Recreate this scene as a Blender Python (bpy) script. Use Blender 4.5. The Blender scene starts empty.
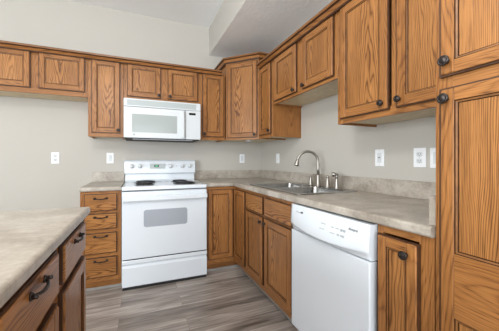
import bpy, bmesh, math, random
from mathutils import Vector, Matrix
PI = math.pi
R = math.radians
SC = bpy.context.scene
COL = SC.collection
random.seed(7)

# ------------------------------------------------------------------ camera
cam_d = bpy.data.cameras.new('camera')
cam = bpy.data.objects.new('camera', cam_d)
COL.objects.link(cam)
cam.location = (-1.5423, -3.0632, 1.1347)
cam.rotation_euler = (PI/2, 0, -0.3738)
cam_d.sensor_width = 36.0
cam_d.lens = 252.31/499*36.0
cam_d.shift_x = 0.0243
cam_d.shift_y = -0.0089
cam_d.clip_start = 0.02
SC.camera = cam

# ------------------------------------------------------------------ light
SC.view_settings.view_transform = 'Standard'
SC.view_settings.look = 'None'
SC.view_settings.gamma = 1.0
SC.view_settings.use_curve_mapping = False
SC.view_settings.exposure = 0.08
world = bpy.data.worlds.new('daylight')
SC.world = world
world.use_nodes = True
wb = world.node_tree.nodes['Background']
wb.inputs['Color'].default_value = (0.80, 0.90, 1.0, 1)
wb.inputs['Strength'].default_value = 1.0

def area(name, loc, rot, sx, sy, power, color):
    d = bpy.data.lights.new(name, 'AREA')
    d.shape = 'RECTANGLE'; d.size = sx; d.size_y = sy
    d.energy = power; d.color = color
    o = bpy.data.objects.new(name, d); COL.objects.link(o)
    o.location = loc; o.rotation_euler = rot
    return o
# daylight lamps at an unseen window and sliding door, added to light the room
area('added_window_light', (-5.40, -4.4, 1.40), (0, R(-100), 0), 1.5, 2.6, 210, (0.90, 0.96, 1.0))
area('added_patio_light', (-2.1, -6.40, 1.25), (R(108), 0, 0), 3.0, 2.1, 105, (0.90, 0.95, 1.0))
# overhead fill light, added to brighten the room from above
ld = bpy.data.lights.new('added_lamp_light', 'POINT'); ld.energy = 42; ld.color = (1.0, 0.98, 0.95); ld.shadow_soft_size = 0.16
lo = bpy.data.objects.new('added_lamp_light', ld); COL.objects.link(lo); lo.location = (-1.90, -2.65, 2.28)

# ------------------------------------------------------------------ materials
def newmat(name):
    m = bpy.data.materials.new(name); m.use_nodes = True
    nt = m.node_tree
    return m, nt, nt.nodes['Principled BSDF']

def plain(name, col, rough=0.5, metal=0.0, bump=0.0, bscale=80.0, var=0.0, vscale=6.0, coat=0.0):
    m, nt, b = newmat(name)
    b.inputs['Base Color'].default_value = (*col, 1)
    b.inputs['Roughness'].default_value = rough
    b.inputs['Metallic'].default_value = metal
    b.inputs['Coat Weight'].default_value = coat
    tc = nt.nodes.new('ShaderNodeTexCoord')
    if var > 0:
        n = nt.nodes.new('ShaderNodeTexNoise'); n.inputs['Scale'].default_value = vscale
        n.inputs['Detail'].default_value = 4
        nt.links.new(tc.outputs['Object'], n.inputs['Vector'])
        r = nt.nodes.new('ShaderNodeValToRGB')
        r.color_ramp.elements[0].position = 0.3; r.color_ramp.elements[1].position = 0.7
        r.color_ramp.elements[0].color = (*[c*(1-var) for c in col], 1)
        r.color_ramp.elements[1].color = (*[min(1, c*(1+var)) for c in col], 1)
        nt.links.new(n.outputs['Fac'], r.inputs['Fac'])
        nt.links.new(r.outputs['Color'], b.inputs['Base Color'])
    if bump > 0:
        n2 = nt.nodes.new('ShaderNodeTexNoise'); n2.inputs['Scale'].default_value = bscale
        n2.inputs['Detail'].default_value = 3
        nt.links.new(tc.outputs['Object'], n2.inputs['Vector'])
        bp = nt.nodes.new('ShaderNodeBump'); bp.inputs['Strength'].default_value = bump
        bp.inputs['Distance'].default_value = 0.004
        nt.links.new(n2.outputs['Fac'], bp.inputs['Height'])
        nt.links.new(bp.outputs['Normal'], b.inputs['Normal'])
    return m

def math_node(nt, op, a, b=None, c=None):
    n = nt.nodes.new('ShaderNodeMath'); n.operation = op
    for i, v in enumerate((a, b, c)):
        if v is None: continue
        if isinstance(v, (int, float)): n.inputs[i].default_value = v
        else: nt.links.new(v, n.inputs[i])
    return n.outputs[0]

def oak(name, light, dark, pore, rough=0.36, cath=1.0):
    """UV: u across the grain (m), v along the grain (m)."""
    m, nt, b = newmat(name)
    uv = nt.nodes.new('ShaderNodeUVMap'); uv.uv_map = 'grain'
    cen = nt.nodes.new('ShaderNodeUVMap'); cen.uv_map = 'figure'
    sp = nt.nodes.new('ShaderNodeSeparateXYZ'); nt.links.new(uv.outputs['UV'], sp.inputs[0])
    sc = nt.nodes.new('ShaderNodeSeparateXYZ'); nt.links.new(cen.outputs['UV'], sc.inputs[0])
    def noise(su, sv, scale=1.0, detail=3, rough_=0.55):
        mp = nt.nodes.new('ShaderNodeMapping'); mp.inputs['Scale'].default_value = (su, sv, 1)
        nt.links.new(uv.outputs['UV'], mp.inputs['Vector'])
        n = nt.nodes.new('ShaderNodeTexNoise'); n.inputs['Scale'].default_value = scale
        n.inputs['Detail'].default_value = detail; n.inputs['Roughness'].default_value = rough_
        nt.links.new(mp.outputs[0], n.inputs['Vector'])
        return n.outputs['Fac']
    warp = noise(12, 2.2, 1.0, 2)
    fine = noise(300, 9, 1.0, 2)
    streak = noise(120, 3.0, 1.0, 3)
    blotch = noise(5, 1.4, 1.0, 2)
    # cathedral figure: nested arches f = a*v - b*u^2, plus warp
    u2 = math_node(nt, 'MULTIPLY', sc.outputs['X'], sc.outputs['X'])
    f = math_node(nt, 'SUBTRACT', math_node(nt, 'MULTIPLY', sc.outputs['Y'], 7.0), math_node(nt, 'MULTIPLY', u2, 800.0))
    f = math_node(nt, 'ADD', f, math_node(nt, 'MULTIPLY', warp, 6.0))
    tri = math_node(nt, 'PINGPONG', f, 0.5)
    tri = math_node(nt, 'MULTIPLY', tri, 2.0)
    band = math_node(nt, 'POWER', tri, 2.6)
    # pores concentrate along the dark bands
    pores = math_node(nt, 'SMOOTH_MIN', math_node(nt, 'MULTIPLY', math_node(nt, 'MAXIMUM', math_node(nt, 'SUBTRACT', fine, 0.50), 0.0), 5.0), 1.0, 0.1)
    porem = math_node(nt, 'MULTIPLY', pores, math_node(nt, 'ADD', math_node(nt, 'MULTIPLY', band, 0.7), 0.35))
    st = math_node(nt, 'MULTIPLY', math_node(nt, 'SUBTRACT', streak, 0.5), 1.1)
    t = math_node(nt, 'ADD', math_node(nt, 'MULTIPLY', math_node(nt, 'MULTIPLY', band, math_node(nt, 'ADD', blotch, 0.45)), 0.85*cath), math_node(nt, 'ADD', st, math_node(nt, 'MULTIPLY', math_node(nt, 'SUBTRACT', blotch, 0.5), 0.9)))
    t = math_node(nt, 'ADD', t, 0.18)
    t.node.use_clamp = True
    mx = nt.nodes.new('ShaderNodeMix'); mx.data_type = 'RGBA'
    nt.links.new(t, mx.inputs['Factor'])
    mx.inputs['A'].default_value = (*light, 1); mx.inputs['B'].default_value = (*dark, 1)
    mx2 = nt.nodes.new('ShaderNodeMix'); mx2.data_type = 'RGBA'
    nt.links.new(math_node(nt, 'MULTIPLY', porem, 0.95), mx2.inputs['Factor'])
    nt.links.new(mx.outputs['Result'], mx2.inputs['A']); mx2.inputs['B'].default_value = (*pore, 1)
    nt.links.new(mx2.outputs['Result'], b.inputs['Base Color'])
    b.inputs['Roughness'].default_value = rough; b.inputs['Specular IOR Level'].default_value = 0.35
    bp = nt.nodes.new('ShaderNodeBump'); bp.inputs['Strength'].default_value = 0.25; bp.inputs['Distance'].default_value = 0.001
    nt.links.new(math_node(nt, 'SUBTRACT', 1.0, porem), bp.inputs['Height'])
    nt.links.new(bp.outputs['Normal'], b.inputs['Normal'])
    return m

OAK = oak('golden_oak', (0.44, 0.196, 0.060), (0.125, 0.042, 0.010), (0.055, 0.018, 0.004))
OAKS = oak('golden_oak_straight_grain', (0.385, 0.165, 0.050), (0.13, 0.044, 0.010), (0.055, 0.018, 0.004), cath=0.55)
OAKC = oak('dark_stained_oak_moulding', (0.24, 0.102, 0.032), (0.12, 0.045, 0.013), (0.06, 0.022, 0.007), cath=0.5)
GLAZE = plain('dark_stain_in_the_groove', (0.045, 0.017, 0.006), 0.75, var=0.35, vscale=40)
GLAZE.node_tree.nodes['Principled BSDF'].inputs['Specular IOR Level'].default_value = 0.1
BEAD = plain('stained_oak_bead', (0.20, 0.082, 0.022), 0.45, var=0.3, vscale=30)
EDGE = plain('oak_edge_stain_and_shade', (0.060, 0.022, 0.007), 0.5, var=0.3, vscale=30)  # dark stain with the shadow lines of edges and crown put into the colour
PALE = plain('pale_cabinet_underside', (0.66, 0.55, 0.37), 0.5, var=0.08, vscale=20)
BRONZE = plain('oil_rubbed_bronze', (0.042, 0.034, 0.031), 0.36, 0.7, var=0.3, vscale=90)
WHITE = plain('white_enamel', (0.70, 0.745, 0.79), 0.22, coat=0.3)
WHITEP = plain('white_plastic', (0.64, 0.67, 0.685), 0.38)
PLATE = plain('white_wall_plate', (0.82, 0.84, 0.86), 0.35)
GREYW = plain('grey_oven_glass', (0.34, 0.37, 0.41), 0.12)
MWGLASS = plain('grey_green_microwave_window', (0.36, 0.395, 0.385), 0.15, bump=0.0)
VENTG = plain('grey_vent_grille', (0.44, 0.48, 0.48), 0.45)
DARK = plain('dark_gap', (0.012, 0.012, 0.013), 0.6)
COIL = plain('black_burner_coil', (0.018, 0.018, 0.02), 0.45)
DRIP = plain('chrome_drip_pan', (0.10, 0.10, 0.105), 0.3, 0.9)
DISPLAY = plain('dark_display', (0.012, 0.016, 0.015), 0.15)
LED, nt_, b_ = newmat('green_clock_digits')
b_.inputs['Base Color'].default_value = (0.02, 0.25, 0.08, 1)
b_.inputs['Emission Color'].default_value = (0.05, 0.8, 0.25, 1); b_.inputs['Emission Strength'].default_value = 0.5
INK = plain('dark_grey_print', (0.06, 0.06, 0.07), 0.5)
INKL = plain('pale_grey_print', (0.46, 0.48, 0.50), 0.5)
STEEL = plain('brushed_steel', (0.36, 0.36, 0.355), 0.22, 1.0, bump=0.05, bscale=300)
NICKEL = plain('brushed_nickel', (0.40, 0.375, 0.34), 0.40, 1.0)
WALL = plain('warm_beige_wall_paint', (0.492, 0.468, 0.424), 0.75, bump=0.10, bscale=140)
CEIL = plain('white_textured_ceiling_paint', (0.88, 0.89, 0.89), 0.85, bump=0.5, bscale=45)
TRIMW = plain('pale_grey_base_trim', (0.33, 0.31, 0.29), 0.5, var=0.1)
KEYT = plain('pale_grey_keys', (0.62, 0.66, 0.68), 0.4)

def laminate(name, c1, c2, c3):
    m, nt, b = newmat(name)
    tc = nt.nodes.new('ShaderNodeTexCoord')
    def noise(scale, detail, dist, stretch):
        mp = nt.nodes.new('ShaderNodeMapping'); mp.inputs['Scale'].default_value = stretch
        nt.links.new(tc.outputs['Object'], mp.inputs['Vector'])
        n = nt.nodes.new('ShaderNodeTexNoise'); n.inputs['Scale'].default_value = scale
        n.inputs['Detail'].default_value = detail; n.inputs['Distortion'].default_value = dist
        nt.links.new(mp.outputs[0], n.inputs['Vector'])
        return n.outputs['Fac']
    a = noise(7, 6, 0.8, (1, 1, 1)); c = noise(60, 4, 0.2, (1, 1, 1)); d = noise(2.6, 5, 2.0, (1, 1.6, 1))
    r = nt.nodes.new('ShaderNodeValToRGB')
    e = r.color_ramp.elements
    e[0].position = 0.32; e[0].color = (*c1, 1); e[1].position = 0.68; e[1].color = (*c3, 1)
    x = e.new(0.5); x.color = (*c2, 1)
    s = math_node(nt, 'ADD', math_node(nt, 'MULTIPLY', a, 0.5), math_node(nt, 'ADD', math_node(nt, 'MULTIPLY', c, 0.25), math_node(nt, 'MULTIPLY', d, 0.3)))
    s = math_node(nt, 'SUBTRACT', s, 0.025)
    nt.links.new(s, r.inputs['Fac'])
    nt.links.new(r.outputs['Color'], b.inputs['Base Color'])
    b.inputs['Roughness'].default_value = 0.33
    return m
TOP = laminate('greige_stone_laminate', (0.215, 0.178, 0.142), (0.40, 0.355, 0.300), (0.56, 0.515, 0.455))

def floor_mat():
    m, nt, b = newmat('grey_brown_wood_plank_vinyl')
    tc = nt.nodes.new('ShaderNodeTexCoord')
    br = nt.nodes.new('ShaderNodeTexBrick')
    br.inputs['Scale'].default_value = 1.0
    br.inputs['Brick Width'].default_value = 1.22; br.inputs['Row Height'].default_value = 0.152
    br.inputs['Mortar Size'].default_value = 0.0016; br.inputs['Mortar Smooth'].default_value = 0.3
    br.inputs['Color1'].default_value = (0.0, 0, 0, 1); br.inputs['Color2'].default_value = (1, 1, 1, 1)
    br.inputs['Mortar'].default_value = (0.5, 0.5, 0.5, 1)
    br.offset = 0.37; br.offset_frequency = 2
    nt.links.new(tc.outputs['Object'], br.inputs['Vector'])
    rnd = nt.nodes.new('ShaderNodeSeparateColor'); nt.links.new(br.outputs['Color'], rnd.inputs[0])
    cx = nt.nodes.new('ShaderNodeCombineXYZ')
    nt.links.new(math_node(nt, 'MULTIPLY', rnd.outputs[0], 37.0), cx.inputs['Z'])
    nt.links.new(math_node(nt, 'MULTIPLY', rnd.outputs[0], 11.0), cx.inputs['X'])
    add = nt.nodes.new('ShaderNodeVectorMath'); add.operation = 'ADD'
    nt.links.new(tc.outputs['Object'], add.inputs[0]); nt.links.new(cx.outputs[0], add.inputs[1])
    def noise(st, detail, dist=0.0):
        mp = nt.nodes.new('ShaderNodeMapping'); mp.inputs['Scale'].default_value = st
        nt.links.new(add.outputs[0], mp.inputs['Vector'])
        n = nt.nodes.new('ShaderNodeTexNoise'); n.inputs['Scale'].default_value = 1.0
        n.inputs['Detail'].default_value = detail; n.inputs['Distortion'].default_value = dist
        nt.links.new(mp.outputs[0], n.inputs['Vector'])
        return n.outputs['Fac']
    g1 = noise((1.8, 24, 1), 6, 0.9); g2 = noise((5, 90, 1), 4, 0.4); g3 = noise((1.6, 7, 1), 3, 0.8)
    s = math_node(nt, 'ADD', math_node(nt, 'MULTIPLY', g1, 0.55), math_node(nt, 'ADD', math_node(nt, 'MULTIPLY', g2, 0.3), math_node(nt, 'MULTIPLY', g3, 0.35)))
    s = math_node(nt, 'ADD', s, math_node(nt, 'MULTIPLY', math_node(nt, 'SUBTRACT', rnd.outputs[0], 0.5), 0.22))
    r = nt.nodes.new('ShaderNodeValToRGB'); e = r.color_ramp.elements
    e[0].position = 0.36; e[0].color = (0.085, 0.068, 0.057, 1)
    e[1].position = 0.86; e[1].color = (0.68, 0.62, 0.57, 1)
    x = e.new(0.60); x.color = (0.33, 0.283, 0.248, 1)
    nt.links.new(s, r.inputs['Fac'])
    mx = nt.nodes.new('ShaderNodeMix'); mx.data_type = 'RGBA'
    nt.links.new(math_node(nt, 'MULTIPLY', br.outputs['Fac'], 0.5), mx.inputs['Factor'])
    nt.links.new(r.outputs['Color'], mx.inputs['A']); mx.inputs['B'].default_value = (0.045, 0.036, 0.03, 1)
    nt.links.new(mx.outputs['Result'], b.inputs['Base Color'])
    b.inputs['Roughness'].default_value = 0.38
    return m
FLOOR = floor_mat()

# ------------------------------------------------------------------ mesh builder
class MB:
    def __init__(self):
        self.bm = bmesh.new()
        self.uv = self.bm.loops.layers.uv.new('grain')
        self.fg = self.bm.loops.layers.uv.new('figure')
        self.mats = []
        self.fig = None      # set for straight-grained (rift) boards
    def mi(self, m):
        if m not in self.mats: self.mats.append(m)
        return self.mats.index(m)
    def finish_faces(self, faces, mat, grain=2, smooth=False, fig=None):
        fig = self.fig
        k = self.mi(mat)
        ou, ov = random.random()*9, random.random()*9
        vs = [v.co for f in faces for v in f.verts]
        if not vs: return
        c = Vector([(min(v[i] for v in vs)+max(v[i] for v in vs))/2 for i in range(3)])
        fu = random.uniform(-0.075, 0.075) if self.fig is None else self.fig; fv = random.random()*5; sg = random.choice((-1, 1))
        oth = [i for i in range(3) if i != grain]
        for f in faces:
            f.material_index = k; f.smooth = smooth
            n = f.normal
            for l in f.loops:
                p = l.vert.co - c
                a = oth[0] if abs(n[oth[0]]) < abs(n[oth[1]]) else oth[1]
                u = p[a] + 0.37*p[[i for i in oth if i != a][0]]
                l[self.uv].uv = (u+ou, p[grain]+ov)
                l[self.fg].uv = (u+fu, sg*p[grain]+fv)
    def box(self, x0, x1, y0, y1, z0, z1, mat, grain=2, bev=0.0, seg=1):
        r = bmesh.ops.create_cube(self.bm, size=1.0)
        vs = r['verts']
        for v in vs:
            v.co = Vector(((x0+x1)/2+v.co.x*(x1-x0), (y0+y1)/2+v.co.y*(y1-y0), (z0+z1)/2+v.co.z*(z1-z0)))
        if bev > 0:
            es = list({e for v in vs for e in v.link_edges})
            rr = bmesh.ops.bevel(self.bm, geom=es, offset=bev, segments=seg, profile=0.5, affect='EDGES')
            fs = set(rr['faces'])
            vs2 = set(rr['verts'])
            for v in list(vs2):
                for f in v.link_faces: fs.add(f)
            faces = list(fs)
        else:
            faces = list({f for v in vs for f in v.link_faces})
        for f in faces: f.normal_update()
        self.finish_faces(faces, mat, grain)
        return faces
    def quad(self, pts, mat, grain=2, smooth=False):
        vs = [self.bm.verts.new(p) for p in pts]
        f = self.bm.faces.new(vs); f.normal_update()
        self.finish_faces([f], mat, grain, smooth)
    def prism(self, poly, z0, z1, mat, grain=2, bev=0.0, capmats=None):
        """closed plan polygon (ccw) extruded in z"""
        a = [self.bm.verts.new((x, y, z0)) for x, y in poly]
        b = [self.bm.verts.new((x, y, z1)) for x, y in poly]
        n = len(poly); fs = []
        for i in range(n):
            j = (i+1) % n
            fs.append(self.bm.faces.new((a[i], a[j], b[j], b[i])))
        bot = self.bm.faces.new(a[::-1]); top = self.bm.faces.new(b)
        for f in fs+[bot, top]: f.normal_update()
        self.finish_faces(fs+[top], mat, grain)
        self.finish_faces([bot], capmats or mat, 0)
    def sweep_profile(self, path, prof, mat, strips=None, capped=True):
        """path: list of (point, outward unit vector, mitre factor) ; prof: list of (out, z) closed loop"""
        rings = []
        for (px, py), (ox, oy) in path:
            rings.append([self.bm.verts.new((px+ox*o, py+oy*o, z)) for o, z in prof])
        n = len(prof); fs = []
        for a, b in zip(rings, rings[1:]):
            for i in range(n):
                j = (i+1) % n
                fs.append(self.bm.faces.new((a[i], a[j], b[j], b[i])))
        if capped:
            fs.append(self.bm.faces.new(rings[0][::-1])); fs.append(self.bm.faces.new(rings[-1]))
        bmesh.ops.recalc_face_normals(self.bm, faces=fs)
        d = Vector(path[-1][0])-Vector(path[0][0])
        self.finish_faces(fs, mat, 0 if abs(d.x) > abs(d.y) else 1)
        if strips:
            for k, mt in strips.items():
                kk = self.mi(mt)
                for q in range(len(rings)-1): fs[q*n+k].material_index = kk
    def lathe(self, prof, mat, axis='z', origin=(0, 0, 0), n=20, smooth=True):
        """prof: list of (r, h) ; spun about axis through origin"""
        def P(r, h, t):
            c, s = math.cos(t)*r, math.sin(t)*r
            o = Vector(origin)
            if axis == 'z': return o+Vector((c, s, h))
            if axis == 'y': return o+Vector((c, h, s))
            return o+Vector((h, c, s))
        rings = []
        for r, h in prof:
            if r < 1e-6: rings.append([self.bm.verts.new(P(0, h, 0))])
            else: rings.append([self.bm.verts.new(P(r, h, 2*PI*i/n)) for i in range(n)])
        fs = []
        for a, b in zip(rings, rings[1:]):
            for i in range(n):
                j = (i+1) % n
                if len(a) == 1 and len(b) == 1: continue
                if len(a) == 1: fs.append(self.bm.faces.new((a[0], b[i], b[j])))
                elif len(b) == 1: fs.append(self.bm.faces.new((a[i], a[j], b[0])))
                else: fs.append(self.bm.faces.new((a[i], a[j], b[j], b[i])))
        bmesh.ops.recalc_face_normals(self.bm, faces=fs)
        self.finish_faces(fs, mat, 2, smooth)
    def tube(self, pts, rad, mat, n=12, smooth=True, caps=True):
        pts = [Vector(p) for p in pts]
        if not isinstance(rad, (list, tuple)): rad = [rad]*len(pts)
        rings = []; up = None
        for i, p in enumerate(pts):
            t = (pts[min(i+1, len(pts)-1)]-pts[max(i-1, 0)]).normalized()
            if up is None:
                up = t.orthogonal().normalized()
            up = (up - t*up.dot(t)).normalized()
            s = t.cross(up)
            rings.append([self.bm.verts.new(p+(up*math.cos(2*PI*k/n)+s*math.sin(2*PI*k/n))*rad[i]) for k in range(n)])
        fs = []
        for a, b in zip(rings, rings[1:]):
            for k in range(n):
                j = (k+1) % n
                fs.append(self.bm.faces.new((a[k], a[j], b[j], b[k])))
        if caps:
            fs.append(self.bm.faces.new(rings[0][::-1])); fs.append(self.bm.faces.new(rings[-1]))
        bmesh.ops.recalc_face_normals(self.bm, faces=fs)
        self.finish_faces(fs, mat, 2, smooth)
        if caps: fs[-1].smooth = False; fs[-2].smooth = False
    def build(self, name, parent=None, loc=None, rotz=None):
        me = bpy.data.meshes.new(name); self.bm.to_mesh(me); self.bm.free()
        for m in self.mats: me.materials.append(m)
        o = bpy.data.objects.new(name, me); COL.objects.link(o)
        if parent: o.parent = parent
        if loc: o.location = loc
        if rotz is not None: o.rotation_euler = (0, 0, rotz)
        return o

def tag(o, label=None, cat=None, group=None, kind=None):
    if label: o['label'] = label
    if cat: o['category'] = cat
    if group: o['group'] = group
    if kind: o['kind'] = kind
    return o
def thing(name, label, cat, loc=(0, 0, 0), rotz=0.0, group=None):
    o = bpy.data.objects.new(name, None); COL.objects.link(o)
    o.empty_display_size = 0.1
    o.location = loc; o.rotation_euler = (0, 0, rotz)
    return tag(o, label, cat, group)
def struct(name, mb, label=None):
    o = mb.build(name); o['kind'] = 'structure'
    if label: o['label'] = label
    return o

# ------------------------------------------------------------------ the room
XL, YF, HC, SX, SZ = -5.6, -6.6, 2.794, -0.72, 2.454
b = MB(); b.box(XL-0.1, 0.1, YF-0.1, 0.1, -0.08, 0, FLOOR, 0); struct('floor', b, 'grey brown wood plank floor')
b = MB(); b.box(XL-0.1, 0.1, YF-0.1, 0.1, HC, HC+0.1, CEIL, 0); struct('ceiling', b, 'white textured ceiling')
b = MB(); b.box(XL-0.1, 0.1, 0, 0.1, 0, HC, WALL); struct('wall_back', b, 'beige wall behind the range')
b = MB(); b.box(0, 0.1, YF, 0, 0, HC, WALL); struct('wall_right', b, 'beige wall behind the sink')
# soffit: painted beige on its side, textured white below
b = MB()
b.box(SX, -0.001, YF+0.001, -0.001, SZ, HC-0.001, WALL, 1)
for f in b.bm.faces:
    f.normal_update()
    if f.normal.z < -0.5: f.material_index = b.mi(CEIL)
o = b.build('ceiling_soffit'); tag(o, 'dropped soffit with beige side above the sink wall', kind='structure')
# left wall with an unseen window, put in to light the room
b = MB()
b.box(XL-0.1, XL, YF, -5.8, 0, HC, WALL); b.box(XL-0.1, XL, -3.0, 0, 0, HC, WALL)
b.box(XL-0.1, XL, -5.8, -3.0, 0, 0.6, WALL); b.box(XL-0.1, XL, -5.8, -3.0, 2.2, HC, WALL)
struct('wall_left', b)
b = MB()
for y0, y1 in ((-5.8, -5.74), (-4.43, -4.37), (-3.06, -3.0)): b.box(XL-0.08, XL-0.02, y0, y1, 0.6, 2.2, PLATE)
for z0, z1 in ((0.6, 0.66), (2.14, 2.2)):
    b.box(XL-0.08, XL-0.02, -5.74, -4.43, z0, z1, PLATE); b.box(XL-0.08, XL-0.02, -4.37, -3.06, z0, z1, PLATE)
struct('added_window_1', b)
b = MB()
b.box(XL, -3.8, YF-0.1, YF, 0, HC, WALL); b.box(-0.6, 0, YF-0.1, YF, 0, HC, WALL); b.box(-3.8, -0.6, YF-0.1, YF, 2.3, HC, WALL)
struct('wall_front', b)
b = MB()
for x0, x1 in ((-3.8, -3.74), (-2.24, -2.16), (-0.66, -0.6)): b.box(x0, x1, YF-0.08, YF-0.02, 0, 2.3, PLATE)
b.box(-3.74, -2.24, YF-0.08, YF-0.02, 2.24, 2.3, PLATE); b.box(-2.16, -0.66, YF-0.08, YF-0.02, 2.24, 2.3, PLATE)
struct('added_door_1', b)  # unseen sliding door, added only to bring in light
# base trims along the toe kicks and the open wall
b = MB(); b.box(-0.540, -0.533, -1.702, -0.542, 0.0005, 0.022, TRIMW, 1); struct('baseboard_right', b, 'pale strip at the floor under the sink cabinets')
b = MB(); b.box(-0.9155, -0.542, -0.540, -0.533, 0.0005, 0.022, TRIMW, 0); b.box(-1.985, -1.683, -0.540, -0.533, 0.0005, 0.022, TRIMW, 0)
struct('baseboard_back', b, 'pale strip at the floor under the back cabinets')
b = MB(); b.box(XL+0.001, -1.99, -0.013, -0.001, 0.0005, 0.085, PLATE, 0); struct('trim_1', b)

# ------------------------------------------------------------------ cabinet kit (local frame: x right, y into the cabinet, z up, front frame at y=0)
T = 0.019
def knob(parent, x, z, y=-T, s=1.0):
    k = MB()
    k.lathe([(0.0, 0), (0.0090, 0), (0.0080, -0.003), (0.0062, -0.008), (0.0070, -0.011), (0.0135, -0.0135), (0.0165, -0.016), (0.0165, -0.0185), (0.0145, -0.0208), (0.0115, -0.0205), (0.0100, -0.0195), (0.0085, -0.0208), (0.0050, -0.0225), (0, -0.0230)], BRONZE, 'y', (x, y, z), 20)
    o = k.build('knob', parent)
    tag(o, 'dark bronze round knob')
    return o
def pull(parent, x, z, y=-T, w=0.090, proud=0.021):
    k = MB()
    pts = []; rad = []
    for i in range(17):
        t = i/16
        a = -1+2*t
        d = proud*(1-abs(a)**3.0)
        pts.append((x+a*w/2, y-d-0.001, z-0.005*(1-a*a))); rad.append(0.0036+0.0014*(1-abs(a)) )
    k.tube(pts, rad, BRONZE, 10)
    for s in (-1, 1):
        k.lathe([(0, 0), (0.0105, 0), (0.0100, -0.003), (0.006, -0.007), (0, -0.008)], BRONZE, 'y', (x+s*w/2, y, z), 14)
        k.lathe([(0, 0), (0.0052, 0), (0.0052, -0.012), (0, -0.014)], BRONZE, 'y', (x+s*(w/2+0.006), y-0.004, z), 10)
    o = k.build('pull', parent); tag(o, 'dark bronze bar pull')
    return o
def door(parent, x0, x1, z0, z1, knob_at=None, sw=0.052, midrail=None, name='door', fig=None):
    """five piece door lying in front of y=0"""
    m = MB()
    yb, yf = -0.001, -T
    x0 += 0.005; x1 -= 0.005; z0 += 0.005; z1 -= 0.005; sw -= 0.005
    bv = 0.0035
    m.box(x0, x0+sw, yf, yb, z0, z1, OAKS, 2, bv); m.box(x1-sw, x1, yf, yb, z0, z1, OAKS, 2, bv)
    rails = [(z0, z0+sw), (z1-sw, z1)]
    if midrail: rails.append(midrail)
    for a, c in rails: m.box(x0+sw-0.0005, x1-sw+0.0005, yf+0.0004, yb, a, c, OAKS, 0, 0.001)
    # stained outer edge, darkened further for its shadow line
    for xa, xb, za, zb in ((x0-0.006, x0, z0-0.006, z1+0.006), (x1, x1+0.006, z0-0.006, z1+0.006), (x0, x1, z0-0.006, z0), (x0, x1, z1, z1+0.006)):
        m.box(xa, xb, yf+0.0065, yb, za, zb, EDGE, 2)
    d = m.build(name, parent)
    zs = sorted(rails)
    for (a0, a1), (c0, c1) in zip(zs, zs[1:]):
        lo, hi = a1, c0
        p = MB(); p.fig = fig
        bw, dp = 0.0100, 0.008
        xa, xb = x0+sw, x1-sw
        def ring(k): return [(xa+k, lo+k), (xb-k, lo+k), (xb-k, hi-k), (xa+k, hi-k)]
        for k0, k1, d0, d1, mt in ((0, 0.0022, 0.001, 0.004, GLAZE), (0.0022, 0.0072, 0.004, 0.0050, BEAD), (0.0072, bw, 0.0050, dp, GLAZE)):
            o4, i4 = ring(k0), ring(k1)
            for i in range(4):
                j = (i+1) % 4
                p.quad([(o4[i][0], yf+d0, o4[i][1]), (o4[j][0], yf+d0, o4[j][1]), (i4[j][0], yf+d1, i4[j][1]), (i4[i][0], yf+d1, i4[i][1])], mt)
        p.box(xa+bw-0.001, xb-bw+0.001, yf+dp, yb, lo+bw-0.001, hi-bw+0.001, OAK, 2)
        p.build('panel', d)
    if knob_at: knob(d, *knob_at)
    return d
def slab_drawer(parent, x0, x1, z0, z1, pull_at=None, name='drawer'):
    m = MB()
    m.box(x0, x1, -T+0.0065, -0.001, z0, z1, EDGE, 0)
    m.box(x0+0.006, x1-0.006, -T, -0.002, z0+0.006, z1-0.006, OAK, 0, 0.003)
    d = m.build(name, parent)
    if pull_at: pull(d, *pull_at)
    return d
def carcass(parent, W, D, H, stiles, rails, zt=None, recess=0.014, toe=0.0, closed_top=True, under=PALE, mids=()):
    """box of panels + face frame. stiles=(left,right) widths, rails=list of (z0,z1); mids=list of (x0,x1,z0,z1)"""
    m = MB()
    z0 = toe
    m.box(0.0005, 0.016, 0.0185, D, z0, H, OAKS, 2); m.box(W-0.016, W-0.0005, 0.0185, D, z0, H, OAKS, 2)
    m.box(0.016, W-0.016, 0.0185, D, z0+recess, z0+recess+0.012, under, 0)
    m.box(0.016, W-0.016, D-0.006, D, z0+recess+0.012, H, under, 2)
    if closed_top: m.box(0.016, W-0.016, 0.0185, D-0.006, H-0.014, H-0.002, OAKS, 0)
    m.build('body', parent)
    f = MB()
    ft = 0.018
    f.box(0.0004, stiles[0], 0, ft, z0, H, OAKS, 2, 0.0012); f.box(W-stiles[1], W-0.0004, 0, ft, z0, H, OAKS, 2, 0.0012)
    for a, c in rails: f.box(stiles[0], W-stiles[1], 0.0004, ft, a, c, OAKS, 0, 0.0008)
    for xa, xb, a, c in mids: f.box(xa, xb, 0.0004, ft, a+0.0002, c-0.0002, OAKS, 2, 0.0008)
    f.build('face_frame', parent)
    if toe > 0:
        t = MB(); t.box(0.0005, W-0.0005, 0.078, 0.092, 0.0005, toe, OAKS, 0)
        for xs in ((0.0005, 0.016), (W-0.016, W-0.0005)): t.box(*xs, 0.092, D, 0.0005, toe, OAKS, 1)
        t.build('toe_kick', parent)

ZU, HU, DU = 1.372, 0.758, 0.303       # upper cabinets: bottom, height, depth
GU = 'oak upper cabinets'; GB = 'oak base cabinets'

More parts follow.
